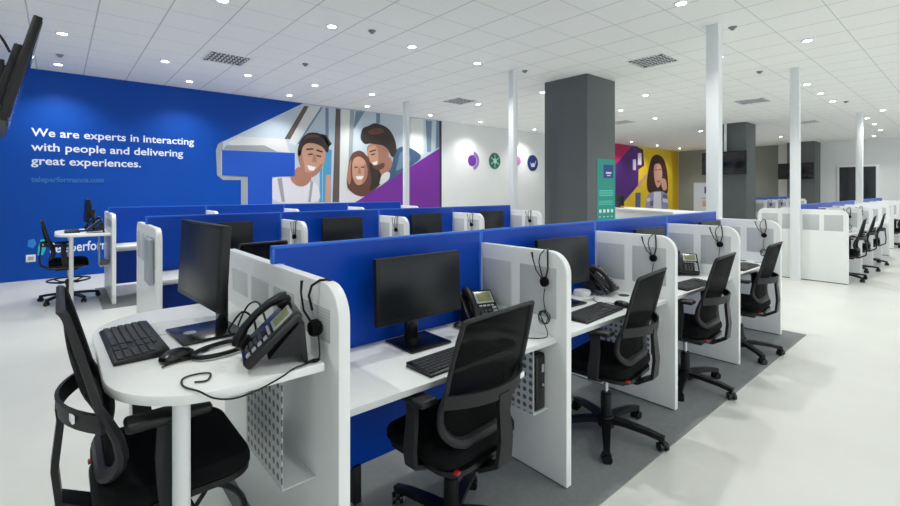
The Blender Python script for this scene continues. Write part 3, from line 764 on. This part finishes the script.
# ------------------------------------------------------------------ monitors, keyboards, mice, phones, headsets
def make_monitor():
    """screen faces -y"""
    o = empty('monitor', (0, 0, 0), 0, 'x', 'monitor')
    w, h, z0 = .50, .305, .125
    T = Matrix.Translation((0, 0, z0+h/2)) @ Matrix.Rotation(R(-3), 4, 'X')
    MB().box(-w/2, w/2, -.018, .014, -h/2, h/2, .005, T=T).build('casing', 'black', o)
    MB().box(-w/2+.016, w/2-.016, -.0195, -.0165, -h/2+.020, h/2-.016, .001, T=T).build('display', 'lcd', o)
    MB().box(-.15, .15, .012, .04, -.10, .10, .012, T=T).build('rear_cover', 'black', o)
    MB().box(-.032, .032, .055, .085, .008, .29, .006).build('stand_column', 'gloss', o)
    MB().box(-.05, .05, .03, .06, .2, .29, .006).build('tilt_joint', 'black', o)
    MB().box(-.12, .12, -.10, .12, .001, .013, .005).build('stand_base', 'gloss', o)
    MB().lathe([(.001, .0125), (.022, .0125), (.022, .0142), (.001, .0142)], 20, Matrix.Translation((0, -.045, 0))).build('round_badge', 'silver', o)
    MB().cyl((.21, -.0205, z0+.012), (.21, -.018, z0+.012), .004, 8).build('power_button', 'silver', o)
    return o
mo = make_monitor(); used = []
ZL, ZH = .74, .925
MONS = [((.425, 1.965, ZH), -86, 'black monitor on the near high end desk, turned sideways to us'),
        ((1.325, 1.77, ZL), 0, 'large black monitor straight on at the nearest front-row desk'),
        ((2.50, 1.78, ZL), -4, 'second front-row monitor, partly behind a white divider'),
        ((3.70, 1.78, ZL), 0, 'third front-row monitor, only its top showing above a divider'),
        ((4.98, 1.78, ZL), 0, 'fourth front-row monitor, hidden but for its top corner'),
        ((1.23, 4.76, ZL), 0, 'second-row monitor behind the turned near monitor'), ((2.47, 4.76, ZL), 0, 'second-row monitor straight above the nearest front-row screen, second from left'),
        ((3.68, 4.76, ZL), 0, 'second-row monitor, third from the left'), ((4.9, 4.76, ZL), 0, 'second-row monitor, rightmost beside the post'),
        ((.30, 7.95, ZH), -88, 'far monitor seen edge-on upon the end desk by the blue wall'),
        ((10.0, 1.80, ZL), 0, 'right-hand bench monitor, nearest'), ((11.2, 1.80, ZL), 0, 'right-hand bench monitor, second')]
for loc, rz, lab in MONS:
    c = place(mo, used, loc, R(rz), lab, 'black flat monitors')
    if len(used) > 1:   # only the near turned monitor shows the round badge on its foot
        for q in [q for q in c.children if q.name.startswith('round_badge')]: bpy.data.objects.remove(q)
def make_keyboard():
    o = empty('keyboard', (0, 0, 0), 0, 'x', 'keyboard')
    w, d_ = .45, .155
    MB().prism([(-d_/2, .001), (d_/2, .001), (d_/2, .022), (d_/2-.01, .024), (-d_/2+.006, .012), (-d_/2, .008)], 'x', -w/2, w/2, .003).build('base', 'black', o)
    m = MB()
    def key(x, y, kw, kd):
        z = .013+(y+d_/2)/d_*.011
        m.box(x, x+kw, y, y+kd, z-.004, z+.006, .0015, 1)
    for r_ in range(6):
        y = -d_/2+.012+r_*.0222
        if r_ == 0:
            xs = [(-.215, .022), (-.19, .018), (-.169, .018), (-.148, .1), (-.045, .018), (-.024, .018), (-.003, .018), (.018, .022)]
            for x, kw in xs: key(x, y, kw, .018)
        else:
            for c_ in range(13): key(-.215+c_*.0198+(r_ % 2)*.003, y, .0172, .0178 if r_ < 5 else .014)
        if r_ in (0, 1, 3, 4, 5):
            for c_ in range(3): key(.055+c_*.0195, y, .017, .0175 if r_ < 5 else .014)
        if r_ < 5:
            for c_ in range(4): key(.127+c_*.0215, y, .018, .0178)
    m.build('keys', 'keys', o)
    return o
kb = make_keyboard(); used = []
for loc, rz, lab in [((.203, 2.00, ZH), -88.6, 'black keyboard on the near rounded end desk'), ((1.33, 1.50, ZL), 3, 'black keyboard in front of the nearest straight-on monitor'),
                     ((2.43, 1.51, ZL), 4, 'black keyboard on the second front-row desk'), ((3.72, 1.47, ZL), -3, 'black keyboard on the third front-row desk'),
                     ((4.98, 1.49, ZL), 0, 'black keyboard on the farthest front-row desk'), ((.14, 7.9, ZH), -90, 'black keyboard on the far end desk by the blue wall')]:
    place(kb, used, loc, R(rz), lab, 'black keyboards')
def make_mouse():
    o = empty('mouse', (0, 0, 0), 0, 'x', 'mouse'); r = []
    for z, k in ((.001, .92), (.01, 1), (.022, .93), (.031, .7), (.036, .35)):
        r.append([(x*(1 if y > 0 else 1.02), y*1.0, q+(0.0)) for x, y, q in rounded(.062*k, .108*k, .030*k, z, 5)])
    MB().slab(r).build('shell', 'gloss', o)
    MB().tube([(0, .022, .0335), (0, .036, .031)], .004, 8).build('scroll_wheel', 'silver', o)
    MB().wire([(0, .05, .008), (.01, .09, .005), (-.03, .15, .005), (.02, .22, .005), (.09, .25, .005)], .0022).build('cable', 'black', o)
    return o
ms_ = make_mouse(); used = []
for loc, rz, lab in [((.295, 1.715, ZH), -75, 'black mouse beside the near keyboard on the rounded desk'), ((1.61, 1.47, ZL), 10, 'black mouse on the nearest front-row desk'),
                     ((2.72, 1.49, ZL), 0, 'black mouse on the second front-row desk')]:
    place(ms_, used, loc, R(rz), lab, 'black mice')
o = tag(MB().box(-.11, .11, -.1, .1, .0005, .0025, .0008, T=Matrix.Translation((.325, 2.14, ZH)) @ Matrix.Rotation(R(-5), 4, 'Z')).build('mouse_mat', 'mat_pad'), 'thin pale mouse mat between keyboard and monitor on the near end desk', 'mouse mat')

def make_phone():
    """front low edge towards -y, face tilted up; handset on the -x side"""
    o = empty('desk_phone', (0, 0, 0), 0, 'x', 'desk phone')
    T = Matrix.Translation((0, -.075, .012)) @ Matrix.Rotation(R(43), 4, 'X')
    MB().box(-.1, .1, 0, .215, 0, .032, .010, 3, T=T).build('body', 'gloss', o)
    m = MB(); m.prism([(-.02, .03), (.075, .03), (.09, .001), (.1, .001), (.088, .13), (.07, .13)], 'x', -.07, .07, .003); m.build('stand', 'char', o)
    MB().box(-.018, .088, .125, .2, .031, .036, .003, T=T).build('bezel', 'silver', o)
    MB().box(-.006, .076, .135, .192, .0355, .038, .001, T=T).build('display', 'lcd_phone', o)
    m = MB()
    for i in range(3):
        for j in range(4): m.box(-.012+i*.022, .004+i*.022, .02+j*.017, .032+j*.017, .031, .0365, .0015, 1, T=T)
    m.build('number_keys', 'keys', o)
    m = MB()
    for j in range(4): m.box(.062, .088, .02+j*.022, .034+j*.022, .031, .0365, .0015, 1, T=T)
    for j in range(4): m.box(-.012+j*.024, .006+j*.024, .105, .114, .031, .0365, .0015, 1, T=T)
    m.build('function_keys', 'silver', o)
    # arched handset
    pth = [T @ Vector((-.062, y, z)) for y, z in ((.006, .046), (.02, .058), (.06, .072), (.11, .077), (.16, .072), (.197, .058), (.212, .046))]
    hs = MB().tube(pth, [.024, .024, .017, .015, .017, .024, .024], 10, flat=.8, side=(1, 0, 0)).build('handset', 'black', o)
    for y in (.022, .196):
        m = MB(); m.lathe([(.001, .03), (.024, .03), (.027, .045), (.02, .055), (.001, .055)], 16, T @ Matrix.Translation((-.062, y, 0))); m.build('handset_cup', 'black', hs)
    # coiled cord at the left side
    pts = []; n = 110
    for i in range(n+1):
        t = i/n; b = Vector((-.10-.045*math.sin(PI*t), -.05+.11*t, .013)); a = t*2*PI*16
        pts.append(b+Vector((math.cos(a)*.006, 0, math.sin(a)*.006)))
    MB().tube(pts, .0017, 5).build('coiled_cord', 'black', o)
    return o
ph = make_phone(); used = []
c = place(ph, used, (.53, 1.50, ZH), R(-104), 'large black desk phone with raised handset on the near end desk', 'black desk phones')
c = place(ph, used, (1.75, 1.79, ZL), R(-18), 'desk phone with lit display beside the nearest straight-on monitor', 'black desk phones')
c = place(ph, used, (2.965, 1.78, ZL), R(8), 'desk phone on a pale base beside the second front-row monitor', 'black desk phones')
c = place(ph, used, (4.19, 1.70, ZL), R(-60), 'desk phone seen side-on at the third front-row desk', 'black desk phones')
c = place(ph, used, (.37, 7.60, ZH), R(-95), 'distant desk phone on the far end desk', 'black desk phones')
o = tag(MB().lathe([(.001, .001), (.06, .001), (.062, .02), (.055, .034), (.001, .036)], 28, Matrix.Translation((2.81, 1.84, ZL))).build('speaker_puck', mat('white device', (225, 227, 228), .3)), 'low round white device beside the second front-row monitor', 'device')

def make_headset():
    """hangs over the top edge of a divider whose left face is x=0; local z=0 is the divider top"""
    o = empty('headset', (0, 0, 0), 0, 'x', 'headset')
    band = [(-.014, -.035, -.13), (-.018, -.048, -.085), (-.016, -.046, -.035), (-.004, -.036, .003), (.021, -.02, .008), (.046, -.004, .003), (.054, .006, -.035), (.055, .01, -.08), (.055, .006, -.12)]
    MB().tube(band, .0045, 8).build('headband', 'black', o)
    MB().tube([(-.010, -.02, .004), (-.018, .0, -.02), (-.018, .008, -.06), (-.02, -.01, -.12), (-.022, -.024, -.15)], .0035, 6).build('inner_strap', 'black', o)
    T = Matrix.Translation((-.022, -.03, -.155)) @ Matrix.Rotation(PI/2, 4, 'Y')
    MB().lathe([(.001, -.016), (.018, -.016), (.025, -.008), (.025, .006), (.018, .014), (.001, .016)], 20, T).build('ear_cushion', 'fabric', o)
    T = Matrix.Translation((.064, .02, -.14)) @ Matrix.Rotation(PI/2, 4, 'Y')
    MB().lathe([(.001, -.008), (.02, -.008), (.02, .008), (.001, .008)], 16, T).build('temple_pad', 'black', o)
    MB().tube([(-.03, -.03, -.15), (-.032, .015, -.10), (-.026, .04, -.05), (-.024, .05, -.012)], [.003, .003, .0035, .006], 6).build('microphone_boom', 'black', o)
    pts = [(-.02, -.03, -.19), (-.016, -.02, -.25), (-.014, -.03, -.30)]
    for k in range(40): a = k*.5; q = .034-.006*(k % 5)/5; pts.append((-.010-.0008*k, -.03+q*math.sin(a), -.335+q*math.cos(a)))
    pts += [(-.03, -.05, -.39), (-.04, -.06, -.424), (-.09, -.04, -.426), (-.14, .02, -.426)]
    MB().wire(pts, .0026, 6, 2).build('cable', 'black', o)
    return o
hd = make_headset(); used = []
HS = [(.698-.021+PITCH, 1.48, TD, 'headset hung on the divider beside the nearest mesh chair'), (.698-.021+2*PITCH, 1.50, TD, 'headset hung on the second front-row divider along the row'),
      (.698-.021+3*PITCH, 1.50, TD, 'headset hung on the divider before the last front-row desk'), (.698-.021+4*PITCH, 1.50, TD, 'headset hung on the last divider of the front row'),
      (.62-.021+PITCH, 4.53, TD, 'headset on the second-row divider just above the near blue screen corner'), (.62-.021+2*PITCH, 4.53, TD, 'headset on the second-row divider, middle one'),
      (.62-.021+3*PITCH, 4.53, TD, 'headset on the second-row divider, fourth from the left'), (.62-.021+4*PITCH, 4.53, TD, 'headset on the last second-row divider by the big pillar'),
      (9.369+PITCH, 1.55, TD, 'headset on the second divider of the right-hand bench'), (9.369+2*PITCH, 1.55, TD, 'headset on the third divider of the right-hand bench'),
      (16.38+PITCH, 4.5, TD, 'headset on the far middle bench, left one of three'), (16.38+2*PITCH, 4.5, TD, 'headset on the far middle bench, middle one of three'), (16.38+3*PITCH, 4.5, TD, 'headset on the far middle bench, right one of three')]
for x, y, z, lab in HS: place(hd, used, (x, y, z), 0, lab, 'black headsets hung on dividers')
# the near headset: hung by the rounded corner of the near divider, its cable trailing over the desk edge
o = empty('headset', (.677, 1.46, TD), 0, 'headset hung on the near white divider, cable trailing over the rounded desk', 'headset', 'black headsets hung on dividers')
MB().tube([(-.018, .03, -.10), (-.026, .04, -.05), (-.02, .03, -.015), (0, .01, .004), (.021, -.005, .006), (.045, -.01, -.01)], .0045, 8).build('headband', 'black', o)
MB().lathe([(.001, -.018), (.022, -.018), (.028, -.008), (.028, .008), (.02, .018), (.001, .018)], 20, Matrix.Translation((-.024, -.005, -.15)) @ Matrix.Rotation(PI/2, 4, 'Y')).build('ear_cushion', 'fabric', o)
MB().tube([(-.03, 0, -.14), (-.04, .05, -.10), (-.035, .085, -.045), (-.03, .09, -.005)], [.004, .004, .004, .006], 6).build('microphone_boom', 'black', o)
MB().wire([(-.02, -.02, -.17), (-.022, -.035, -.20), (-.03, -.05, -.235), (-.05, -.045, -.2395), (-.07, -.055, -.2395), (-.05, -.068, -.2395), (-.03, -.055, -.2395), (-.05, -.06, -.2385), (-.09, -.068, -.239), (-.13, -.085, -.237), (-.17, -.092, -.25), (-.24, -.095, -.268), (-.30, -.09, -.275), (-.35, -.085, -.262), (-.385, -.07, -.238), (-.41, .0, -.2395), (-.40, .06, -.2395), (-.36, .07, -.2395), (-.33, .05, -.2395), (-.35, .0, -.2395), (-.38, .01, -.2395)], .0028).build('cable', 'black', o)
# loose headset lying on the end desk
o = empty('headset', (.43, 1.70, ZH), R(20), 'black headset lying flat on the rounded desk between mouse and phone', 'headset', 'black headsets lying on desks')
MB().tube([(.10*math.cos(R(a)), .055*math.sin(R(a)), .012) for a in range(15, 346, 15)], .008, 8, flat=1).build('headband', 'black', o)
MB().lathe([(.001, .001), (.026, .001), (.028, .012), (.022, .022), (.001, .024)], 18, Matrix.Translation((.10, .028, 0))).build('ear_cushion', 'fabric', o)
MB().tube([(-.1, .0, .008), (-.15, .03, .006), (-.19, .02, .006)], .003, 6).build('cable', 'black', o)
# loose cables behind the near monitor
o = tag(MB().wire([(.50, 1.90, .94), (.54, 1.86, 1.01), (.57, 1.82, .98), (.56, 1.78, .932), (.52, 1.84, .929), (.55, 1.95, .935), (.60, 1.99, 1.0), (.62, 1.92, 1.02), (.61, 1.80, .97), (.60, 1.72, .932)], .0040).build('cable_bundle', 'black'),
        'black looped cables behind the stand of the near turned monitor', 'cable')

# ------------------------------------------------------------------ reception counter, banner
o = empty('reception_counter', (9.05, 4.4, 0), math.atan2(2.05, 1.15)-PI/2, 'white reception counter beyond the front row, right of the big pillar', 'counter')
MB().box(-.3, .3, -1.15, 1.15, 0, 1.06, .008).build('body', 'white', o)
MB().box(-.34, .34, -1.2, 1.2, 1.06, 1.1, .006).build('top', 'white', o)
MB().box(-.27, .27, -1.12, 1.12, 0, .08, .002).build('plinth', 'char', o)
o = empty('counter_monitor', (9.42, 5.22, 1.1), R(60), 'dark screen standing on the left end of the reception counter', 'monitor')
MB().box(-.16, .16, -.015, .015, .04, .27, .006).build('casing', 'black', o)
MB().box(-.09, .09, -.06, .06, .001, .012, .004).build('stand_base', 'black', o)
MB().box(-.02, .02, -.01, .01, .01, .06, .003).build('stand_column', 'black', o)
o = empty('roll_up_banner', (19, 6.95, 0), R(-72), 'white roll-up banner with a purple square in front of the grey end wall', 'banner')
MB().box(-.42, .42, -.008, .008, .08, 1.78).build('sheet', 'paper', o, smooth=False)
MB().box(-.43, .43, -.06, .06, 0, .09, .01).build('cassette', 'silver', o)
MB().box(-.42, .42, -.012, .012, 1.77, 1.80, .003).build('top_bar', 'silver', o)
VM = [mat('banner violet', (74, 52, 140), .5), mat('banner peach', (236, 190, 140), .5), mat('banner grey', (170, 172, 190), .5)]
MB().box(-.05, .15, -.011, -.0075, 1.36, 1.62).build('violet_square', VM[0], o, smooth=False)
MB().box(-.12, .25, -.011, -.0075, .86, 1.08).build('peach_patch', VM[1], o, smooth=False)
MB().box(-.15, .28, -.011, -.0075, 1.16, 1.19).build('grey_line', VM[2], o, smooth=False)
